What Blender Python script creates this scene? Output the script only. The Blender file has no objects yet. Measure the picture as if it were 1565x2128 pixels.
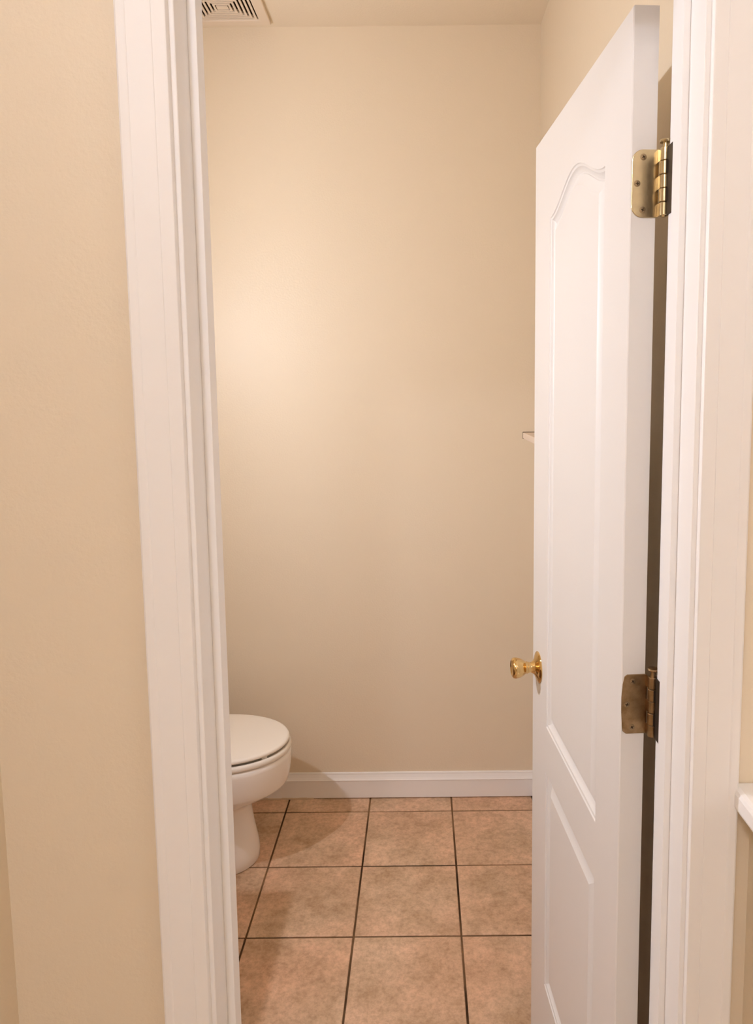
import bpy, bmesh, math, random
from mathutils import Vector, Matrix

random.seed(7)
S = bpy.context.scene
COL = S.collection
PI = math.pi

# ------------------------------------------------------------------ camera
PX_W, PX_H = 1565, 2128
F_PX, CX, CY = 1514.7, 876.1, 960.7
PITCH, ROLL, EYE = 0.1034, -0.0102, 1.5436
cam_data = bpy.data.cameras.new('camera')
cam = bpy.data.objects.new('camera', cam_data)
COL.objects.link(cam)
fw = Vector((0, math.cos(PITCH), -math.sin(PITCH)))
rt0 = Vector((1, 0, 0))
up0 = rt0.cross(fw)
rt = math.cos(ROLL) * rt0 + math.sin(ROLL) * up0
up = -math.sin(ROLL) * rt0 + math.cos(ROLL) * up0
mw = Matrix((rt, up, -fw)).transposed().to_4x4()
mw.translation = (0, 0, EYE)
cam.matrix_world = mw
cam_data.sensor_fit = 'VERTICAL'
cam_data.sensor_height = 24.0
cam_data.lens = F_PX / PX_H * 24.0
cam_data.shift_x = -(CX - PX_W / 2) / PX_H
cam_data.shift_y = -(PX_H / 2 - CY) / PX_H
cam_data.clip_start = 0.02
S.camera = cam

# ------------------------------------------------------------------ world, exposure
w = bpy.data.worlds.new('world')
S.world = w
w.use_nodes = True
w.node_tree.nodes['Background'].inputs[0].default_value = (0.02, 0.016, 0.012, 1)
w.node_tree.nodes['Background'].inputs[1].default_value = 0.2
S.view_settings.view_transform = 'Standard'
S.view_settings.look = 'None'
S.view_settings.exposure = 0.15
S.view_settings.gamma = 1.0
S.view_settings.use_curve_mapping = False
try:
    S.cycles.max_bounces = 14
    S.cycles.diffuse_bounces = 10
    S.cycles.sample_clamp_indirect = 6
except Exception:
    pass

# lamp strengths (each light itself is made inside its lamp's builder)
HALL_CEIL_W, HALL_CEIL_C = 7.5, (1.0, 1.05, 1.22)
HALL_WALL_W, HALL_WALL_C = 6.0, (1.0, 1.05, 1.22)
HALL_FILL_W, HALL_FILL_C = 22.5, (1.0, 1.06, 1.25)  # unseen lamp added to lift the lower back wall and floor
ROOM_W, ROOM_C = 37.0, (1.0, 1.015, 1.12)


# ------------------------------------------------------------------ materials
def mat(name, col, rough=0.5, metal=0.0, spec=0.5, bump=None, mottle=None, emit=None):
    m = bpy.data.materials.new(name)
    m.use_nodes = True
    nt = m.node_tree
    b = nt.nodes['Principled BSDF']
    b.inputs['Base Color'].default_value = (*col, 1)
    b.inputs['Roughness'].default_value = rough
    b.inputs['Metallic'].default_value = metal
    b.inputs['Specular IOR Level'].default_value = spec
    tc = nt.nodes.new('ShaderNodeTexCoord')
    if mottle:                                   # (scale, second colour, low, high)
        n = nt.nodes.new('ShaderNodeTexNoise')
        n.inputs['Scale'].default_value = mottle[0]
        n.inputs['Detail'].default_value = 6
        nt.links.new(tc.outputs['Object'], n.inputs['Vector'])
        r = nt.nodes.new('ShaderNodeValToRGB')
        r.color_ramp.elements[0].position = mottle[2]
        r.color_ramp.elements[1].position = mottle[3]
        r.color_ramp.elements[0].color = (*mottle[1], 1)
        r.color_ramp.elements[1].color = (*col, 1)
        nt.links.new(n.outputs['Fac'], r.inputs['Fac'])
        nt.links.new(r.outputs['Color'], b.inputs['Base Color'])
    if bump:                                     # (scale, strength, distance)
        n = nt.nodes.new('ShaderNodeTexNoise')
        n.inputs['Scale'].default_value = bump[0]
        n.inputs['Detail'].default_value = 3
        nt.links.new(tc.outputs['Object'], n.inputs['Vector'])
        bp = nt.nodes.new('ShaderNodeBump')
        bp.inputs['Strength'].default_value = bump[1]
        bp.inputs['Distance'].default_value = bump[2]
        nt.links.new(n.outputs['Fac'], bp.inputs['Height'])
        nt.links.new(bp.outputs['Normal'], b.inputs['Normal'])
    if emit:
        b.inputs['Emission Color'].default_value = (*emit[0], 1)
        b.inputs['Emission Strength'].default_value = emit[1]
    return m


M = {}
M['wall'] = mat('beige_wall_paint', (0.745, 0.655, 0.515), 0.42, spec=0.35, bump=(170, 0.25, 0.002))
M['ceiling'] = mat('ceiling_paint', (0.77, 0.68, 0.54), 0.7, spec=0.2, bump=(140, 0.3, 0.002))
M['trim'] = mat('white_trim_paint', (0.84, 0.83, 0.825), 0.5, bump=(60, 0.06, 0.001))
M['door'] = mat('white_door_paint', (0.74, 0.725, 0.71), 0.42, bump=(220, 0.10, 0.001))
M['grout'] = mat('dark_grout', (0.25, 0.15, 0.08), 0.9, spec=0.1, bump=(300, 0.5, 0.002), mottle=(2.6, (0.05, 0.026, 0.012), 0.40, 0.60))
M['carpet'] = mat('hall_floor', (0.80, 0.70, 0.61), 0.9, spec=0.1, bump=(400, 0.5, 0.004))
M['porcelain'] = mat('white_porcelain', (0.90, 0.87, 0.84), 0.14)
M['seat'] = mat('white_seat_plastic', (0.87, 0.83, 0.77), 0.28)
M['brass'] = mat('polished_brass', (0.72, 0.50, 0.22), 0.07, 1.0)
M['aged'] = mat('aged_brass', (0.62, 0.49, 0.28), 0.24, 1.0, mottle=(25, (0.44, 0.34, 0.20), 0.35, 0.62), bump=(150, 0.08, 0.001))
M['aged_dark'] = mat('tarnished_brass', (0.42, 0.29, 0.16), 0.38, 1.0, mottle=(70, (0.26, 0.165, 0.08), 0.35, 0.65), bump=(150, 0.15, 0.001))
M['dark_leaf'] = mat('blackened_brass_and_shade', (0.045, 0.028, 0.015), 0.6, 0.5)  # tarnish on the jamb leaf, painted shade on alternate wings
M['screw'] = mat('screw_metal', (0.34, 0.25, 0.15), 0.4, 1.0)
M['black'] = mat('dark_slot', (0.03, 0.018, 0.01), 0.8, spec=0.1)
M['grille'] = mat('grille_plastic', (0.76, 0.65, 0.52), 0.45)
M['counter'] = mat('counter_stone', (0.82, 0.79, 0.74), 0.2)
M['wood'] = mat('cabinet_wood', (0.30, 0.17, 0.08), 0.45, mottle=(9, (0.2, 0.1, 0.045), 0.35, 0.65))
M['chrome'] = mat('chrome', (0.8, 0.8, 0.8), 0.08, 1.0)
M['cabinet'] = mat('beige_cabinet_paint', (0.66, 0.54, 0.43), 0.45)
M['caulk'] = mat('old_caulk', (0.66, 0.54, 0.40), 0.7)


def tile_material():
    m = bpy.data.materials.new('tile_ceramic')
    m.use_nodes = True
    nt = m.node_tree
    N, L = nt.nodes, nt.links
    b = N['Principled BSDF']
    b.inputs['Roughness'].default_value = 0.42
    b.inputs['Specular IOR Level'].default_value = 0.4
    geo = N.new('ShaderNodeNewGeometry')
    oi = N.new('ShaderNodeObjectInfo')
    add = N.new('ShaderNodeVectorMath'); add.operation = 'MULTIPLY_ADD'
    comb = N.new('ShaderNodeCombineXYZ')
    for i in range(3):
        L.new(oi.outputs['Random'], comb.inputs[i])
    add.inputs[1].default_value = (37, 61, 23)
    L.new(comb.outputs[0], add.inputs[0])
    L.new(geo.outputs['Position'], add.inputs[2])

    def noise(scale, detail, rough=0.6):
        n = N.new('ShaderNodeTexNoise')
        n.inputs['Scale'].default_value = scale
        n.inputs['Detail'].default_value = detail
        n.inputs['Roughness'].default_value = rough
        L.new(add.outputs[0], n.inputs['Vector'])
        return n

    def ramp(src, p0, c0, p1, c1):
        r = N.new('ShaderNodeValToRGB')
        r.color_ramp.elements[0].position = p0
        r.color_ramp.elements[1].position = p1
        r.color_ramp.elements[0].color = (*c0, 1)
        r.color_ramp.elements[1].color = (*c1, 1)
        L.new(src, r.inputs['Fac'])
        return r
    n1 = noise(9, 8, 0.65)
    n2 = noise(70, 8, 0.72)
    n3 = noise(4.5, 3)
    r1 = ramp(n1.outputs['Fac'], 0.33, (0.49, 0.335, 0.21), 0.68, (0.78, 0.595, 0.43))
    r2 = ramp(n2.outputs['Fac'], 0.34, (0.60, 0.52, 0.46), 0.60, (1.06, 1.04, 1.02))
    r3 = ramp(n3.outputs['Fac'], 0.40, (1, 1, 1), 0.72, (1.02, 0.89, 0.85))
    mx = N.new('ShaderNodeMix'); mx.data_type = 'RGBA'; mx.blend_type = 'MULTIPLY'
    mx.inputs[0].default_value = 0.65
    L.new(r1.outputs[0], mx.inputs[6]); L.new(r2.outputs[0], mx.inputs[7])
    my = N.new('ShaderNodeMix'); my.data_type = 'RGBA'; my.blend_type = 'MULTIPLY'
    my.inputs[0].default_value = 1.0
    L.new(mx.outputs[2], my.inputs[6]); L.new(r3.outputs[0], my.inputs[7])
    L.new(my.outputs[2], b.inputs['Base Color'])
    bp = N.new('ShaderNodeBump')
    bp.inputs['Strength'].default_value = 0.25
    bp.inputs['Distance'].default_value = 0.002
    L.new(n2.outputs['Fac'], bp.inputs['Height'])
    L.new(bp.outputs['Normal'], b.inputs['Normal'])
    return m


M['tile'] = tile_material()


# ------------------------------------------------------------------ helpers
def obj(name, bm, m, parent=None, smooth=None, bevel=None):
    me = bpy.data.meshes.new(name)
    bmesh.ops.recalc_face_normals(bm, faces=bm.faces[:])
    bm.to_mesh(me)
    bm.free()
    me.materials.append(m)
    o = bpy.data.objects.new(name, me)
    COL.objects.link(o)
    if parent:
        o.parent = parent
        o.matrix_parent_inverse = parent.matrix_world.inverted() if parent.parent is None else Matrix()
    if bevel:
        b = o.modifiers.new('edge', 'BEVEL')
        b.width = bevel
        b.segments = 2
        b.limit_method = 'ANGLE'
        b.angle_limit = math.radians(40)
    if smooth is not None:
        for p in me.polygons:
            p.use_smooth = True
        try:
            me.set_sharp_from_angle(angle=math.radians(smooth))
        except Exception:
            pass
    return o


def empty(name, loc):
    o = bpy.data.objects.new(name, None)
    o.empty_display_size = 0.05
    o.location = loc
    COL.objects.link(o)
    o.matrix_basis = Matrix.Translation(loc)
    return o


def tag(o, label, cat=None, kind=None, group=None):
    o['label'] = label
    if cat:
        o['category'] = cat
    if kind:
        o['kind'] = kind
    if group:
        o['group'] = group
    return o


def sub(name, bm, m, parent, **k):
    """part whose mesh is written in the parent's own space"""
    o = obj(name, bm, m, None, **k)
    o.parent = parent
    return o


def box(bm, x0, x1, y0, y1, z0, z1):
    vs = [bm.verts.new((x, y, z)) for z in (z0, z1) for y in (y0, y1) for x in (x0, x1)]
    for f in ((0, 2, 3, 1), (4, 5, 7, 6), (0, 1, 5, 4), (2, 6, 7, 3), (0, 4, 6, 2), (1, 3, 7, 5)):
        bm.faces.new([vs[i] for i in f])
    return vs


def boxes(*bs):
    bm = bmesh.new()
    for b in bs:
        box(bm, *b)
    return bm


def prism(pts, place):
    """closed polygon swept between two placements; place(a, b, k) -> point, k in (0, 1)"""
    bm = bmesh.new()
    A = [bm.verts.new(place(a, b, 0)) for a, b in pts]
    B = [bm.verts.new(place(a, b, 1)) for a, b in pts]
    n = len(pts)
    for i in range(n):
        bm.faces.new((A[i], A[(i + 1) % n], B[(i + 1) % n], B[i]))
    bm.faces.new(A)
    bm.faces.new(list(reversed(B)))
    return bm


def lathe(bm, prof, org, axis, seg=32):
    """prof: list of (distance along axis, radius)"""
    org = Vector(org)
    axis = Vector(axis).normalized()
    u = axis.orthogonal().normalized()
    v = axis.cross(u)
    rings = []
    for d, r in prof:
        c = org + axis * d
        if r < 1e-6:
            rings.append([bm.verts.new(c)])
        else:
            rings.append([bm.verts.new(c + (u * math.cos(2 * PI * k / seg) + v * math.sin(2 * PI * k / seg)) * r) for k in range(seg)])
    for a, b in zip(rings, rings[1:]):
        for k in range(seg):
            k2 = (k + 1) % seg
            if len(a) == 1 and len(b) == 1:
                continue
            if len(a) == 1:
                bm.faces.new((a[0], b[k], b[k2]))
            elif len(b) == 1:
                bm.faces.new((a[k], b[0], a[k2]))
            else:
                bm.faces.new((a[k], b[k], b[k2], a[k2]))
    for r in (rings[0], rings[-1]):
        if len(r) > 1:
            bm.faces.new(r)
    return bm


def loft(bm, rings, cap0=True, cap1=True):
    R = [[bm.verts.new(p) for p in r] for r in rings]
    n = len(R[0])
    for a, b in zip(R, R[1:]):
        for k in range(n):
            bm.faces.new((a[k], a[(k + 1) % n], b[(k + 1) % n], b[k]))
    if cap0:
        bm.faces.new(R[0])
    if cap1:
        bm.faces.new(R[-1])
    return bm


# ------------------------------------------------------------------ plan (metres)
RX0, RX1 = -1.15, 0.4205            # toilet room
Y0, Y1 = 1.000, 2.617               # its door wall (room face) and back wall
YF = 0.885                          # hall face of the door wall
HC = 2.764                          # ceiling
JL, JR = -0.279, 0.332              # faces of the door jambs
HEAD = 2.056                        # underside of head jamb
HX0, HX1, HY0 = -0.541, 1.70, -1.35  # hall
T = 0.10
JT = 0.018                          # jamb board

# ------------------------------------------------------------------ room shell
tag(obj('wall_back', boxes((RX0 - T, RX1 + T, Y1, Y1 + T, 0, HC)), M['wall']),
    'plain beige back wall of the toilet room behind the toilet', 'wall', 'structure')
tag(obj('wall_left', boxes((RX0 - T, RX0, YF, Y1, 0, HC)), M['wall']),
    'beige side wall of the toilet room behind the toilet tank', 'wall', 'structure')
tag(obj('wall_right', boxes((RX1, RX1 + T, Y0, Y1, 0, HC)), M['wall']),
    'beige side wall of the toilet room behind the open white door', 'wall', 'structure')
tag(obj('wall_front', boxes((RX0, JL - JT, YF, Y0, 0, HC), (JR + JT, HX1 + T, YF, Y0, 0, HC),
                            (JL - JT, JR + JT, YF, Y0, HEAD + JT, HC)), M['wall']),
    'beige hall wall with the cased doorway in it', 'wall', 'structure')
tag(obj('wall_left', boxes((HX0 - T, HX0, HY0, YF, 0, HC)), M['wall']),
    'narrow strip of shaded hall side wall at the far left edge', 'wall', 'structure')
tag(obj('wall_right', boxes((HX1, HX1 + T, HY0, YF, 0, HC)), M['wall']),
    'hall side wall beyond the half wall, carrying a lamp', 'wall', 'structure')
tag(obj('wall_rear', boxes((HX0 - T, HX1 + T, HY0 - T, HY0, 0, HC)), M['wall']),
    'hall wall behind the viewer, facing the doorway', 'wall', 'structure')
tag(obj('ceiling', boxes((RX0 - T, HX1 + T, HY0 - T, Y1 + T, HC, HC + 0.05)), M['ceiling']),
    'cream ceiling with the square vent grille', 'ceiling', 'structure')
tag(obj('floor', boxes((HX0 - T, HX1 + T, HY0 - T, YF + 0.05, -0.05, 0.0)), M['carpet']),
    'plain cream hall carpet in front of the doorway', 'floor', 'structure')
floor = obj('floor', boxes((RX0 - T, RX1 + T, YF + 0.05, Y1 + T, -0.05, -0.0035)), M['grout'])
tag(floor, 'square beige mottled tile floor of the toilet room with dark grout', 'floor', 'structure')

TS, TX, TY, G = 0.305, -0.5107, 2.5208, 0.0060


def tile_bm(sx, sy):
    bm = bmesh.new()
    e = 0.0022
    lo = [(-sx / 2, -sy / 2), (sx / 2, -sy / 2), (sx / 2, sy / 2), (-sx / 2, sy / 2)]
    hi = [(x - math.copysign(e, x), y - math.copysign(e, y)) for x, y in lo]
    loft(bm, [[(x, y, -0.0034) for x, y in lo], [(x, y, -0.0012) for x, y in lo], [(x, y, 0) for x, y in hi]])
    return bm


full_tile = None
for i in range(-3, 4):
    for j in range(-1, 6):
        xa, xb = TX + i * TS + G / 2, TX + (i + 1) * TS - G / 2
        ya, yb = TY - (j + 1) * TS + G / 2, TY - j * TS - G / 2
        xa, xb = max(xa, RX0), min(xb, RX1)
        ya, yb = max(ya, YF + 0.055), min(yb, Y1)
        if xb - xa < 0.02 or yb - ya < 0.02:
            continue
        pieces = [(xa, xb, ya, yb)]
        if ya < Y0:                                         # tiles that run on into the doorway between the jambs
            pieces = [(xa, xb, Y0, yb)] if yb > Y0 + 0.02 else []
            pieces.append((max(xa, JL), min(xb, JR), ya, min(yb, Y0 - 0.003)))
        for xa, xb, ya, yb in pieces:
            if xb - xa < 0.02 or yb - ya < 0.02:
                continue
            whole = xb - xa > TS - G - 1e-4 and yb - ya > TS - G - 1e-4
            if whole and full_tile:
                t = full_tile.copy()
                COL.objects.link(t)
            else:
                t = sub('tile', tile_bm(xb - xa, yb - ya), M['tile'], floor)
                if whole:
                    full_tile = t
            t.parent = floor
            t.location = ((xa + xb) / 2, (ya + yb) / 2, random.uniform(-0.0004, 0.0002))
            t.rotation_euler = (random.uniform(-0.0012, 0.0012), random.uniform(-0.0012, 0.0012), random.uniform(-0.0015, 0.0015))

# baseboards of the toilet room
BB = [(0, 0.004), (0.0130, 0.004), (0.0130, 0.070), (0.0150, 0.0715), (0.0150, 0.0735), (0.0130, 0.0755), (0.0095, 0.0820), (0.0055, 0.0915),
      (0.0050, 0.0935), (0.0060, 0.0950), (0.0045, 0.0985), (0, 0.0995)]
bb = obj('baseboard_back', prism(BB, lambda a, b, k: ((RX0 + 0.0 if k == 0 else RX1), Y1 - a, b)), M['trim'])
tag(bb, 'white moulded baseboard along the foot of the plain back wall', 'baseboard', 'structure')
bm = bmesh.new()
random.seed(11)
x = RX0 + 0.45
while x < -0.42:                                            # ragged bead of old caulk by the toilet
    l = random.uniform(0.012, 0.03)
    box(bm, x, x + l, Y1 - 0.0135 - random.uniform(0, 0.003), Y1 - 0.0113, 0.0, 0.0052 + random.uniform(0, 0.002))
    x += l
sub('caulk_bead', bm, M['caulk'], bb)
tag(obj('baseboard_right', prism(BB, lambda a, b, k: (RX1 - a, (Y0 if k == 0 else Y1 - 0.0128), b)), M['trim']),
    'white baseboard in the dark gap behind the open door', 'baseboard', 'structure')

# ------------------------------------------------------------------ door frame: jambs, stops, casings
CASE = [(0, 0), (0, 0.0088), (0.0006, 0.0100), (0.0025, 0.0108), (0.0160, 0.0113), (0.0167, 0.0120), (0.030, 0.0138), (0.0440, 0.0154), (0.0450, 0.0162),
        (0.0470, 0.0167), (0.0540, 0.0170), (0.0560, 0.0160), (0.057, 0.0140), (0.057, 0)]
REV = 0.0063
ci_l, ci_r, ci_t = JL - REV, JR + REV, HEAD + REV


def casing_side(s, yface, ydir, name, label):
    xi = ci_l if s < 0 else ci_r
    o = obj(name, prism(CASE, lambda a, b, k: (xi + s * a, yface + ydir * b, 0 if k == 0 else ci_t + a)), M['trim'], smooth=28)
    return tag(o, label, 'door casing', 'structure')


casing_side(-1, YF, -1, 'trim_1', 'white moulded casing down the toilet side of the doorway')
casing_side(1, YF, -1, 'trim_2', 'white moulded casing beside the hinges and the half wall')
tag(obj('trim_3', prism(CASE, lambda a, b, k: ((ci_l - a) if k == 0 else (ci_r + a), YF - b, ci_t + a)), M['trim'], smooth=28),
    'white moulded casing across the top of the doorway', 'door casing', 'structure')
tag(obj('trim_4', boxes((JL - JT, JL, YF, Y0, 0, HEAD)), M['trim'], bevel=0.0012),
    'white door jamb on the toilet side of the doorway', 'door jamb', 'structure')
jr = tag(obj('trim_5', boxes((JR, JR + JT, YF, Y0, 0, HEAD)), M['trim'], bevel=0.0012),
         'white door jamb that carries the hinges', 'door jamb', 'structure')
jh = tag(obj('trim_6', boxes((JL - JT, JR + JT, YF, Y0, HEAD, HEAD + JT)), M['trim'], bevel=0.0012),
         'white head jamb across the top of the doorway', 'door jamb', 'structure')
sub('door_stop', boxes((JL, JL + 0.0110, 0.934, 0.963, 0, HEAD)), M['trim'], bpy.data.objects['trim_4'], bevel=0.0007)
sub('door_stop', boxes((JR - 0.0085, JR, 0.934, 0.963, 0, HEAD)), M['trim'], jr, bevel=0.0007)
sub('door_stop', boxes((JL + 0.011, JR - 0.0085, 0.934, 0.963, HEAD - 0.011, HEAD)), M['trim'], jh, bevel=0.0007)

# ------------------------------------------------------------------ half wall in the hall
hw = obj('wall_half', boxes((0.418, 0.533, 0.20, YF, 0, 1.008)), M['wall'])
tag(hw, 'low beige half wall with a white cap beside the doorway', 'half wall', 'structure')
bm = boxes((0.3895, 0.561, 0.175, YF, 1.008, 1.038))
capo = sub('cap', bm, M['trim'], hw, bevel=0.007)
capo['label'] = 'white painted wooden cap'
sub('cap_moulding', prism([(0, 0), (0.014, 0), (0.010, -0.012), (0.004, -0.02), (0, -0.022)],
                          lambda a, b, k: (0.418 - a, 0.20 if k == 0 else YF, 1.008 + b)), M['trim'], hw)

# ------------------------------------------------------------------ door (open, leaf seen from its arched-panel side)
DW, DT, DH, DZ = 0.575, 0.035, 2.04, 0.012
A0 = Vector((0.2853, 1.0148, 0))
dirU = Vector((0.2471 - 0.2853, 1.5836 - 1.0148, 0)).normalized()
nrm = Vector((-dirU.y, dirU.x, 0))                         # out of the visible face, towards the toilet


def D(u, z, d):
    """point on the door: u from hinge edge, z up, d outwards from the visible face"""
    return A0 + dirU * u + Vector((0, 0, z)) + nrm * d


def arch(uu):
    s = abs(uu) ** 1.0
    if s > 1:
        s = 1
    return 0.5 * (1 + math.cos(PI * min(1, s * 1.02))) if s < 0.98 else 0.0


UL, UR = 0.110, 0.448
ARCH_H = 0.049


def panel_outline(kind, ins):
    """closed outline (u, z) inset by ins, counter-clockwise, fixed point count"""
    n = 40
    if kind == 'upper':
        zb, zs = 0.832, 1.868
        out = [(UL + ins, zb + ins), (UR - ins, zb + ins)]
        mid, half = (UL + UR) / 2, (UR - UL) / 2
        hh = half - ins
        for k in range(n + 1):
            a = 1 - 2 * k / n
            u = mid + a * hh
            t = a * hh / half
            c = arch(t * 0.98)
            sl = abs(math.sin(PI * t)) * ARCH_H * PI / 2 / half
            out.append((u, zs + ARCH_H * c - ins * math.sqrt(1 + sl * sl)))
        return out
    zb, zt = 0.246, 0.733
    out = [(UL + ins, zb + ins), (UR - ins, zb + ins)]
    for k in range(n + 1):
        a = 1 - 2 * k / n
        out.append(((UL + UR) / 2 + a * ((UR - UL) / 2 - ins), zt - ins))
    return out


PROFILE = [(0.0, 0.0), (0.0012, -0.0022), (0.0050, -0.0030), (0.0064, -0.0058), (0.0100, -0.0088), (0.0140, -0.0106), (0.0165, -0.0106), (0.0175, -0.0092),
           (0.0215, -0.0086), (0.0335, -0.0028), (0.0350, -0.0020)]


def panel_mesh(kind):
    bm = bmesh.new()
    rings = [[D(u, z, d) for u, z in panel_outline(kind, ins)] for ins, d in PROFILE]
    R = [[bm.verts.new(p) for p in r] for r in rings]
    n = len(R[0])
    for a, b in zip(R, R[1:]):
        for k in range(n):
            bm.faces.new((a[k], a[(k + 1) % n], b[(k + 1) % n], b[k]))
    inner = R[-1]                                           # field: fan of quads from bottom edge to top edge
    bl, br, top = inner[0], inner[1], inner[2:]
    m = len(top)
    bots = [br] + [bm.verts.new(br.co.lerp(bl.co, k / (m - 1))) for k in range(1, m - 1)] + [bl]
    for k in range(m - 1):
        bm.faces.new((bots[k], top[k], top[k + 1], bots[k + 1]))
    bmesh.ops.remove_doubles(bm, verts=bm.verts[:], dist=1e-6)
    return bm


def slab_mesh():
    bm = bmesh.new()
    rect = [(0, DZ), (DW, DZ), (DW, DH), (0, DH)]
    e = 0.0015
    front = [bm.verts.new(D(min(max(u, e), DW - e), min(max(z, DZ + e), DH - e), 0)) for u, z in rect]
    mid = [bm.verts.new(D(u, z, -e)) for u, z in rect]
    back = [bm.verts.new(D(u, z, -DT)) for u, z in rect]
    for a, b in ((front, mid), (mid, back)):
        for k in range(4):
            bm.faces.new((a[k], a[(k + 1) % 4], b[(k + 1) % 4], b[k]))
    bm.faces.new(back)
    # front skin with the two panel openings, as strips so that it stays flat
    f0, f1, f2, f3 = front
    for kind in ('upper', 'lower'):
        pass
    U = [bm.verts.new(D(u, z, 0)) for u, z in panel_outline('upper', 0)]
    Lw = [bm.verts.new(D(u, z, 0)) for u, z in panel_outline('lower', 0)]
    ut, lt = U[2:], Lw[2:]
    # stiles and rails
    z_hi = DH - e
    rail = [bm.verts.new(D(min(max(0, v), DW), z_hi, 0)) for v in [p[0] for p in panel_outline('upper', 0)[2:]]]
    for k in range(len(ut) - 1):
        bm.faces.new((ut[k], rail[k], rail[k + 1], ut[k + 1]))
    for k in range(len(lt) - 1):                            # lock rail
        pass
    bm.faces.new([U[0]] + [U[1]] + lt[:1] + lt[1:-1] + lt[-1:])
    bot = [bm.verts.new(D(UL, DZ + e, 0)), bm.verts.new(D(UR, DZ + e, 0))]
    bm.faces.new((bot[0], bot[1], Lw[1], Lw[0]))
    bm.faces.new((f0, bot[0], Lw[0], lt[-1], U[0], ut[-1], rail[-1], f3))
    bm.faces.new((f1, f2, rail[0], ut[0], U[1], lt[0], Lw[1], bot[1]))
    return bm


bm = slab_mesh()
door = obj('door_1', bm, M['door'])
tag(door, 'white two-panel door with arched upper panel, standing open into the toilet room', 'door', 'structure')
for kind in ('upper', 'lower'):
    p = sub('panel', panel_mesh(kind), M['door'], door, smooth=24)
    p['label'] = 'tall moulded panel with arched top' if kind == 'upper' else 'short rectangular moulded panel'

# knob
ku, kz = 0.518, 0.934
ko = D(ku, kz, 0)
knob = sub('door_knob', lathe(bmesh.new(), [(0.0245, 0.0), (0.0245, 0.0125), (0.0262, 0.0135), (0.0285, 0.0128), (0.031, 0.0140), (0.036, 0.0178), (0.042, 0.0206),
                                            (0.049, 0.0222), (0.0535, 0.0224), (0.0570, 0.0213), (0.0592, 0.0186), (0.0598, 0.0165),
                                            (0.0580, 0.0145), (0.0574, 0.0)], ko, nrm, 40), M['brass'], door, smooth=50)
knob['label'] = 'polished brass tulip knob'
sub('rosette', lathe(bmesh.new(), [(0.0, 0.0), (0.0, 0.0335), (0.0015, 0.0340), (0.0035, 0.0325), (0.0058, 0.0270), (0.0085, 0.0190), (0.0105, 0.0165), (0.0105, 0.0)],
                     ko, nrm, 40), M['brass'], knob, smooth=50)
sub('neck', lathe(bmesh.new(), [(0.0095, 0.0), (0.0095, 0.0150), (0.0130, 0.0138), (0.0165, 0.0112), (0.0200, 0.0108), (0.0235, 0.0122), (0.0255, 0.0120), (0.0255, 0.0)],
                  ko, nrm, 32), M['brass'], knob, smooth=50)


# hinges
edge_x = -nrm                                               # along the door edge, from visible face to back face
edge_n = -dirU                                              # out of the hinge edge, towards the hall


def E(a, z, d):
    """point by the hinge edge: a from the visible face across the thickness, d outwards"""
    return A0 + edge_x * a + Vector((0, 0, z)) + edge_n * d


PIN = Vector((0.3285, 1.0065, 0))


def leaf_bm(zc, rad, chamfer, tilt=0.0):
    h = 0.0445
    a0, a1 = 0.0012, 0.0380
    pts = [(a1, -h), (a1, h)]
    if chamfer:
        pts += [(a0 + 0.0075, h), (a0 + 0.0035, h - 0.003), (a0 + 0.001, h - 0.015), (a0 - 0.0006, 0.01), (a0 - 0.0004, -0.012), (a0 + 0.001, -h + 0.010), (a0 + 0.0018, -h + 0.004), (a0 + 0.007, -h)]
    else:
        for k in range(9):
            t = PI / 2 + k / 8 * PI / 2
            pts.append((a0 + rad + rad * math.cos(t), h - rad + rad * math.sin(t)))
        for k in range(9):
            t = PI + k / 8 * PI / 2
            pts.append((a0 + rad + rad * math.cos(t), -h + rad + rad * math.sin(t)))
    return prism(pts, lambda a, b, k: E(a, zc + b, -0.0005 if k == 0 else 0.0016))


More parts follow.
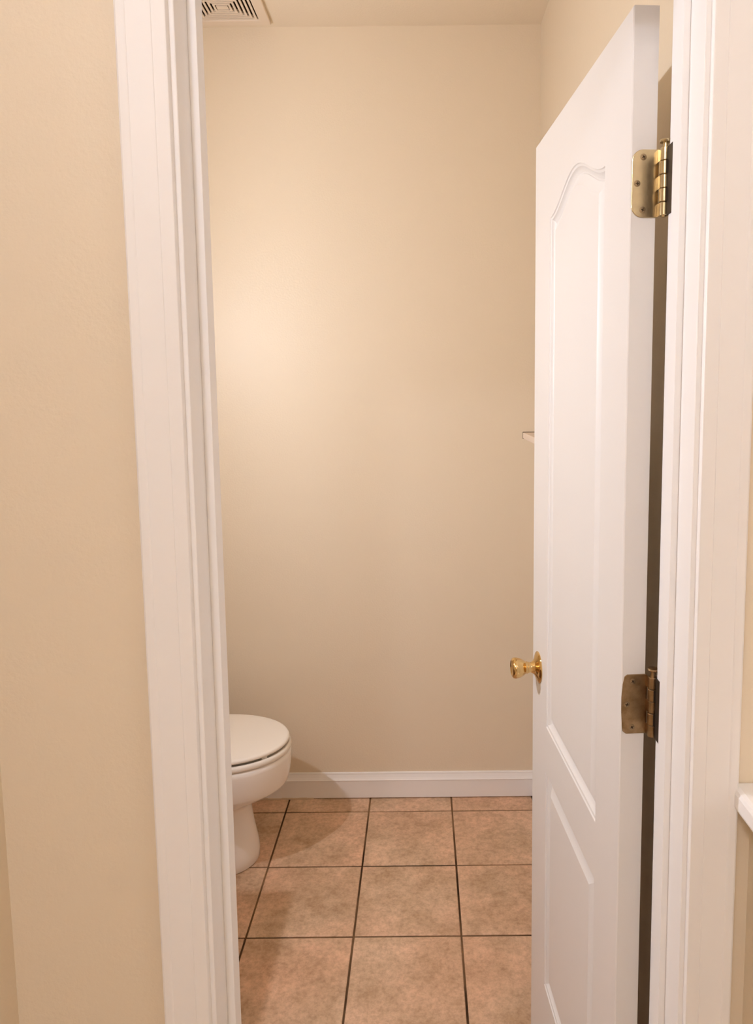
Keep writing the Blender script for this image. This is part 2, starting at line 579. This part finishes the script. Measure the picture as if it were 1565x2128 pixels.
def make_hinge(zc, chamfer, m, label, lift):
    root = sub('hinge', leaf_bm(zc, 0.0155, chamfer), m, door, bevel=0.0006)
    root['label'] = label
    # jamb leaf, on the jamb face
    sub('jamb_leaf', boxes((JR - 0.0018, JR + 0.001, 0.966, 1.004, zc - 0.0445, zc + 0.0445)), M['dark_leaf'], root, bevel=0.0006)
    # five knuckles
    step = 0.089 / 5
    for k in range(5):
        z0 = zc - 0.0445 + k * step
        r = 0.0066 if k % 2 == 0 else 0.0070
        sub('knuckle', lathe(bmesh.new(), [(0.0004, 0.0), (0.0004, r - 0.0006), (0.001, r), (step - 0.001, r), (step - 0.0004, r - 0.0006), (step - 0.0004, 0.0)],
                             PIN + Vector((0, 0, z0)), (0, 0, 1), 20), m, root, smooth=40)
        if k % 2 == 0:                                      # wings that wrap to the leaves
            bm = bmesh.new()
            p0, p1 = E(0.0360, 0, 0.0016), E(0.0360, 0, -0.0006)
            q0, q1 = PIN + Vector((-0.004, -0.0055, 0)), PIN + Vector((-0.0055, -0.0035, 0))
            loft(bm, [[(p.x, p.y, z) for p in (p0, q0, q1, p1)] for z in (z0 + 0.0006, z0 + step - 0.0006)])
        else:
            bm = boxes((PIN.x - 0.001, JR - 0.0002, 0.9985, 1.0035, z0 + 0.0006, z0 + step - 0.0006))
        sub('wing', bm, m if k % 2 == 0 else M['dark_leaf'], root)  # odd wings coloured dark for the shadowed gaps beside the knuckles
    sub('pin', lathe(bmesh.new(), [(0.0, 0.0), (0.0, 0.0034), (0.093 + lift, 0.0034), (0.093 + lift, 0.0072), (0.0945 + lift, 0.0080), (0.0962 + lift, 0.0074), (0.0968 + lift, 0.005), (0.0962 + lift, 0.0)],
                     PIN + Vector((0, 0, zc - 0.0455)), (0, 0, 1), 20), m, root, smooth=40)
    for a, dz in ((0.0165, 0.0345), (0.0085, 0.0), (0.0165, -0.0345)):
        c = E(a, zc + dz, 0.0016)
        s = sub('screw', lathe(bmesh.new(), [(0.0, 0.0), (0.0, 0.0044), (0.0004, 0.0042), (0.0007, 0.0030), (0.0008, 0.0)], c, edge_n, 20), M['screw'], root, smooth=40)
        ang = random.uniform(0, PI / 2)
        bm = bmesh.new()
        for q in (ang, ang + PI / 2):
            da, dzv = math.cos(q), math.sin(q)
            P = [E(a + sa * 0.0023 * da - sb * 0.0005 * dzv, zc + dz + sa * 0.0023 * dzv + sb * 0.0005 * da, 0)
                 for sa, sb in ((-1, -1), (1, -1), (1, 1), (-1, 1))]
            loft(bm, [[p + edge_n * 0.0018 for p in P], [p + edge_n * 0.00255 for p in P]])
        me = bpy.data.meshes.new('cross')
        bmesh.ops.recalc_face_normals(bm, faces=bm.faces[:])
        # the dark cross recess belongs to the screw's own mesh as a second material
        sb_ = bmesh.new()
        sb_.from_mesh(s.data)
        base = len(sb_.faces)
        bm.to_mesh(me)
        bm.free()
        sb_.from_mesh(me)
        sb_.faces.ensure_lookup_table()
        for f in sb_.faces[base:]:
            f.material_index = 1
        sb_.to_mesh(s.data)
        sb_.free()
        bpy.data.meshes.remove(me)
        s.data.materials.append(M['black'])


make_hinge(1.8125, False, M['aged'], 'brass hinge with rounded leaf near the door top', 0.003)
make_hinge(1.0826, True, M['aged_dark'], 'dull brass hinge with paint-nibbled leaf at mid height', 0.006)

# ------------------------------------------------------------------ toilet
TCX, TCY = -0.67, 2.27
toilet = empty('toilet', (TCX, TCY, 0))


def ring(z, tip, b, af, back, sq=2.6, n=56):
    """horizontal egg outline in toilet space: tip and back are world x"""
    xc = tip - af
    ab = xc - back
    out = []
    for k in range(n):
        t = 2 * PI * k / n
        c, s = math.cos(t), math.sin(t)
        if c >= 0:
            x, y = xc + af * c, b * s
        else:
            x = xc - ab * abs(c) ** (2 / sq)
            y = b * math.copysign(abs(s) ** (2 / sq), s)
        out.append((x - TCX, y, z))
    return out


bowl = loft(bmesh.new(), [
    ring(0.0, -0.5530, 0.108, 0.12, -1.02), ring(0.0035, -0.5510, 0.110, 0.12, -1.02), ring(0.030, -0.5502, 0.110, 0.12, -1.02), ring(0.060, -0.5540, 0.106, 0.12, -1.02),
    ring(0.095, -0.5610, 0.100, 0.115, -1.01), ring(0.125, -0.5665, 0.096, 0.11, -1.0), ring(0.160, -0.5710, 0.095, 0.11, -0.99), ring(0.190, -0.5735, 0.097, 0.11, -0.98),
    ring(0.203, -0.5690, 0.101, 0.12, -0.97), ring(0.212, -0.5560, 0.107, 0.13, -0.965), ring(0.230, -0.5190, 0.127, 0.16, -0.955), ring(0.249, -0.4830, 0.147, 0.19, -0.945),
    ring(0.260, -0.4640, 0.158, 0.205, -0.942), ring(0.266, -0.4560, 0.1635, 0.212, -0.94), ring(0.271, -0.4500, 0.1675, 0.218, -0.94), ring(0.278, -0.4470, 0.170, 0.221, -0.94), ring(0.300, -0.4420, 0.173, 0.225, -0.94), ring(0.330, -0.4380, 0.176, 0.23, -0.94),
    ring(0.358, -0.4365, 0.178, 0.23, -0.94), ring(0.371, -0.4375, 0.177, 0.23, -0.94), ring(0.3755, -0.4420, 0.173, 0.23, -0.935), ring(0.3765, -0.4470, 0.168, 0.23, -0.93)])
sub('bowl', bowl, M['porcelain'], toilet, smooth=60)
# seat: a ring, seen closed under the lid
bm = bmesh.new()
sr = [(0.3785, 0.004), (0.3795, 0.0012), (0.384, 0.0), (0.391, 0.0004), (0.3955, 0.003), (0.3965, 0.008)]
outer = [ring(z, -0.4355 - i, 0.1775 - i, 0.23, -0.885 + i, 2.3) for z, i in sr]
inner = [ring(0.3870, -0.458, 0.155, 0.21, -0.865, 2.3), ring(0.3850, -0.500, 0.112, 0.17, -0.84, 2.3), ring(0.3785, -0.500, 0.112, 0.17, -0.84, 2.3)]
R = [[bm.verts.new(p) for p in r] for r in outer + inner]
n = len(R[0])
for a, b in zip(R, R[1:] + R[:1]):
    for k in range(n):
        bm.faces.new((a[k], a[(k + 1) % n], b[(k + 1) % n], b[k]))
sub('seat', bm, M['seat'], toilet, smooth=60)
lr = [(0.4030, 0.006), (0.4036, 0.0025), (0.4068, 0.0005), (0.4100, 0.0005), (0.4135, 0.0025), (0.4155, 0.0065), (0.4160, 0.0115), (0.4164, 0.05), (0.4166, 0.12)]
sub('lid', loft(bmesh.new(), [ring(z, -0.4405 - i, 0.1725 - i, 0.228 - i * 0.6, -0.885 + i, 2.3) for z, i in lr]), M['seat'], toilet, smooth=60)
for s in (-1, 1):
    bm = bmesh.new()
    lathe(bm, [(-0.02, 0.0), (-0.02, 0.011), (0.02, 0.011), (0.02, 0.0)], (-0.905 - TCX, s * 0.072, 0.398), (0, 1, 0), 16)
    sub('lid_hinge', bm, M['seat'], toilet, smooth=40)
# bumpers that keep the lid off the seat
for x, y in ((-0.50, 0.10), (-0.50, -0.10), (-0.80, 0.12), (-0.80, -0.12)):
    sub('bumper', boxes((x - 0.008 - TCX, x + 0.008 - TCX, y - 0.005, y + 0.005, 0.3845, 0.4045)), M['seat'], toilet)


def rrect(x0, x1, hy, z, r, n=6):
    out = []
    for cx, cy, a0 in ((x1 - r, hy - r, 0), (x0 + r, hy - r, PI / 2), (x0 + r, -hy + r, PI), (x1 - r, -hy + r, 1.5 * PI)):
        for k in range(n + 1):
            t = a0 + k / n * PI / 2
            out.append((cx + r * math.cos(t) - TCX, cy + r * math.sin(t), z))
    return out


tank = sub('tank', loft(bmesh.new(), [rrect(-1.130, -0.965, 0.195, 0.372, 0.03), rrect(-1.136, -0.950, 0.208, 0.385, 0.035), rrect(-1.138, -0.940, 0.222, 0.70, 0.035)]), M['porcelain'], toilet, smooth=40)
sub('tank_lid', loft(bmesh.new(), [rrect(-1.142, -0.932, 0.230, 0.700, 0.035), rrect(-1.144, -0.928, 0.234, 0.708, 0.038), rrect(-1.144, -0.928, 0.234, 0.728, 0.038), rrect(-1.140, -0.934, 0.228, 0.738, 0.036)]),
    M['porcelain'], tank, smooth=40)
bm = lathe(bmesh.new(), [(0, 0), (0, 0.011), (0.012, 0.011), (0.014, 0.0)], (-0.942 - TCX, 0.16, 0.64), (1, 0, 0), 16)
box(bm, -0.933 - TCX, -0.925 - TCX, 0.09, 0.165, 0.634, 0.646)
sub('flush_lever', bm, M['chrome'], tank, smooth=40)
for s in (-1, 1):
    sub('bolt_cap', lathe(bmesh.new(), [(0, 0.013), (0.008, 0.0125), (0.014, 0.008), (0.016, 0.0)], (-0.72 - TCX, s * 0.121, 0.0), (0, 0, 1), 16), M['porcelain'], toilet, smooth=50)
tag(toilet, 'white toilet with closed lid, partly hidden behind the doorway casing', 'toilet')

# ------------------------------------------------------------------ slim cabinet: seen top corner, body invented to darken the gap behind the door
CBX, CBY0, CBY1, CBZ = 0.325, 1.625, 1.885, 1.4215
cab = empty('added_cabinet', ((CBX + RX1) / 2, (CBY0 + CBY1) / 2, 0))
cxo, cyo = (CBX + RX1) / 2, (CBY0 + CBY1) / 2
sub('body', boxes((CBX - cxo, RX1 - 0.016 - cxo, CBY0 - cyo, CBY1 - cyo, 0.0, CBZ - 0.0155)), M['cabinet'], cab, bevel=0.002)
sub('top', boxes((0.2665 - cxo, RX1 - 0.001 - cxo, CBY0 - 0.004 - cyo, 1.9065 - cyo, CBZ - 0.0155, CBZ)), M['cabinet'], cab, bevel=0.001)
sub('edge_strip', boxes((0.2660 - cxo, RX1 - 0.001 - cxo, 1.9065 - cyo, 1.9090 - cyo, CBZ - 0.0165, CBZ + 0.0018)), M['dark_leaf'], cab)
dr_ = sub('door', boxes((CBX - 0.014 - cxo, CBX - 0.0005 - cxo, CBY0 + 0.004 - cyo, CBY1 - 0.004 - cyo, 0.06, CBZ - 0.03)), M['cabinet'], cab, bevel=0.002)
sub('knob', lathe(bmesh.new(), [(0, 0), (0, 0.004), (0.006, 0.004), (0.010, 0.009), (0.013, 0.008), (0.014, 0.0)], (CBX - 0.014 - cxo, CBY0 + 0.03 - cyo, 0.8), (-1, 0, 0), 14), M['aged_dark'], dr_, smooth=40)
tag(cab, 'slim beige cabinet, top corner peeking past the door edge, body invented to darken the door gap', 'cabinet')

# ------------------------------------------------------------------ exhaust vent in the ceiling
vx, vy, vz = -0.620, 2.462, HC
vent = empty('ceiling_vent', (vx, vy, vz))


def rect_ring(bm, hx, hy, w, z0, z1, dz=0.0):
    """square tube frame, outer half sizes hx, hy; inner edge raised by dz"""
    o = [(-hx, -hy), (hx, -hy), (hx, hy), (-hx, hy)]
    i = [(-hx + w, -hy + w), (hx - w, -hy + w), (hx - w, hy - w), (-hx + w, hy - w)]
    R = [[bm.verts.new((x, y, z)) for x, y in p] for p, z in ((o, z1), (o, z0), (i, z0 + dz), (i, z1 + dz))]
    for a, b in zip(R, R[1:] + R[:1]):
        for k in range(4):
            bm.faces.new((a[k], a[(k + 1) % 4], b[(k + 1) % 4], b[k]))


VHX, VHY = 0.132, 0.116
bm = bmesh.new()
rect_ring(bm, VHX, VHY, 0.034, -0.0135, -0.0005)
sub('frame', bm, M['grille'], vent, bevel=0.003)
bm = boxes((-VHX + 0.02, VHX - 0.02, -VHY + 0.02, VHY - 0.02, -0.0020, -0.0006))
sub('backing', bm, M['black'], vent)
nx = 6
ox, oy = VHX - 0.038, VHY - 0.038
for k in range(nx):
    bm = bmesh.new()
    rect_ring(bm, ox - k * 0.0132, oy - k * 0.0110, 0.0068, -0.0125, -0.0095, 0.0)
    sub('louvre', bm, M['grille'], vent)
bm = boxes((-0.018, 0.018, -0.010, 0.010, -0.0125, -0.006))
sub('centre_plate', bm, M['grille'], vent)
bm = bmesh.new()
for sx, sy in ((1, 1), (1, -1), (-1, 1), (-1, -1)):          # diagonal ribs that hold the louvres
    p, q = Vector((sx * 0.012, sy * 0.006)), Vector((sx * (ox + 0.004), sy * (oy + 0.004)))
    t = (q - p).normalized()
    nn = Vector((-t.y, t.x)) * 0.0012
    loft(bm, [[(*(p + nn), z), (*(q + nn), z), (*(q - nn), z), (*(p - nn), z)] for z in (-0.0098, -0.0022)])
sub('rib', bm, M['grille'], vent)
tag(vent, 'square cream vent grille with concentric slots in the ceiling', 'vent')


# ------------------------------------------------------------------ lamps and the vanity that stand outside the picture
def globe_lamp(name, loc, axis, colour, watts, r, label, light_shield=False):
    root = empty(name, loc)
    ax = Vector(axis).normalized()                          # from the lamp towards its wall or ceiling
    reach = Vector(axis).length
    sub('back_plate', lathe(bmesh.new(), [(reach - 0.018, 0.0), (reach - 0.018, 0.045), (reach - 0.004, 0.055), (reach - 0.0005, 0.055), (reach - 0.0005, 0.0)], (0, 0, 0), ax, 28), M['brass'], root, smooth=40)
    sub('arm', lathe(bmesh.new(), [(r * 0.93, 0.0), (r * 0.93, 0.016), (r * 1.15, 0.016), (r * 1.2, 0.008), (reach - 0.017, 0.008), (reach - 0.017, 0.0)], (0, 0, 0), ax, 16), M['brass'], root, smooth=40)
    g = bpy.data.materials.new(name + '_glass')
    g.use_nodes = True
    b = g.node_tree.nodes['Principled BSDF']
    b.inputs['Base Color'].default_value = (0.8, 0.8, 0.8, 1)
    b.inputs['Emission Color'].default_value = (*colour, 1)
    b.inputs['Emission Strength'].default_value = watts / (4 * PI * PI * r * r)
    bm = bmesh.new()
    bmesh.ops.create_icosphere(bm, subdivisions=3, radius=r)
    sub('globe', bm, g, root, smooth=180)
    if light_shield:                                           # dark metal bowl added to keep the globe's light off its wall
        bm = bmesh.new()
        R0 = 0.075
        prof = [(R0 * math.cos(t), R0 * math.sin(t)) for t in [k / 10 * 1.72 for k in range(11)]]
        prof += [((R0 + 0.003) * math.cos(t), (R0 + 0.003) * math.sin(t)) for t in [(10 - k) / 10 * 1.72 for k in range(11)]]
        lathe(bm, prof, (0, 0, 0), ax, 32)
        sub('light_shield', bm, M['dark_leaf'], root, smooth=40)
    tag(root, label, 'lamp')
    return root


globe_lamp('wall_lamp', (-1.02, 1.36, 1.80), (-0.13, 0, 0), ROOM_C, ROOM_W, 0.022, 'lit opal globe lamp above the vanity inside the toilet room', True)
globe_lamp('wall_lamp', (1.55, -0.30, 1.95), (0.15, 0, 0), HALL_WALL_C, HALL_WALL_W, 0.07, 'lit opal globe lamp on the hall wall beyond the half wall')
globe_lamp('ceiling_lamp', (-0.33, -0.28, 2.62), (0, 0, HC - 2.62), HALL_CEIL_C, HALL_CEIL_W, 0.08, 'lit opal globe lamp on the hall ceiling near the doorway')
globe_lamp('ceiling_lamp', (-0.43, -0.85, 2.60), (0, 0, HC - 2.60), HALL_FILL_C, HALL_FILL_W, 0.08, 'added opal globe fill lamp on the hall ceiling far from the doorway')  # added fill lamp that throws light low through the doorway

VX1, VYA, VYB, VZ = -0.677, 1.05, 1.774, 0.80
van = empty('vanity_cabinet', (RX0 + 0.24, (VYA + VYB) / 2, 0))
ox_, oy_ = RX0 + 0.24, (VYA + VYB) / 2


def vb(x0, x1, y0, y1, z0, z1):
    return boxes((x0 - ox_, x1 - ox_, y0 - oy_, y1 - oy_, z0, z1))


sub('body', vb(RX0 + 0.001, VX1 - 0.045, VYA + 0.012, VYB - 0.012, 0.09, 0.768), M['wood'], van, bevel=0.002)
sub('plinth', vb(RX0 + 0.001, VX1 - 0.10, VYA + 0.012, VYB - 0.012, 0.0, 0.09), M['wood'], van)
ym = (VYA + VYB) / 2
for a, b, kx in ((VYA + 0.03, ym - 0.003, ym - 0.04), (ym + 0.003, VYB - 0.03, ym + 0.04)):
    d = sub('door', vb(VX1 - 0.045, VX1 - 0.026, a, b, 0.11, 0.75), M['wood'], van, bevel=0.004)
    sub('knob', lathe(bmesh.new(), [(0, 0), (0, 0.006), (0.012, 0.006), (0.018, 0.014), (0.026, 0.012), (0.028, 0.0)], (VX1 - 0.026 - ox_, kx - oy_, 0.62), (1, 0, 0), 16), M['brass'], d, smooth=40)
sub('countertop', vb(RX0 + 0.001, VX1, VYA, VYB, 0.768, VZ), M['counter'], van, bevel=0.004)
bm = bmesh.new()
cx_, cy_ = -0.90 - ox_, ym - oy_


def oval(rx, ry, z):
    return [(cx_ + rx * math.cos(2 * PI * k / 40), cy_ + ry * math.sin(2 * PI * k / 40), z) for k in range(40)]


loft(bm, [oval(0.17, 0.215, VZ), oval(0.172, 0.217, VZ + 0.006), oval(0.165, 0.21, VZ + 0.010), oval(0.150, 0.195, VZ + 0.007), oval(0.12, 0.16, VZ + 0.003), oval(0.05, 0.07, VZ + 0.001)])
sub('basin', bm, M['porcelain'], van, smooth=50)
bm = lathe(bmesh.new(), [(0, 0), (0, 0.022), (0.008, 0.022), (0.02, 0.012), (0.11, 0.010), (0.115, 0.0)], (-1.10 - ox_, 0, VZ), (0, 0, 1), 16)
lathe(bm, [(0, 0), (0, 0.009), (0.11, 0.008), (0.112, 0.0)], (-1.10 - ox_, 0, VZ + 0.105), (1, 0, -0.12), 14)
sub('faucet', bm, M['chrome'], van, smooth=40)
tag(van, 'brown wooden vanity with white top standing between doorway wall and toilet', 'vanity')
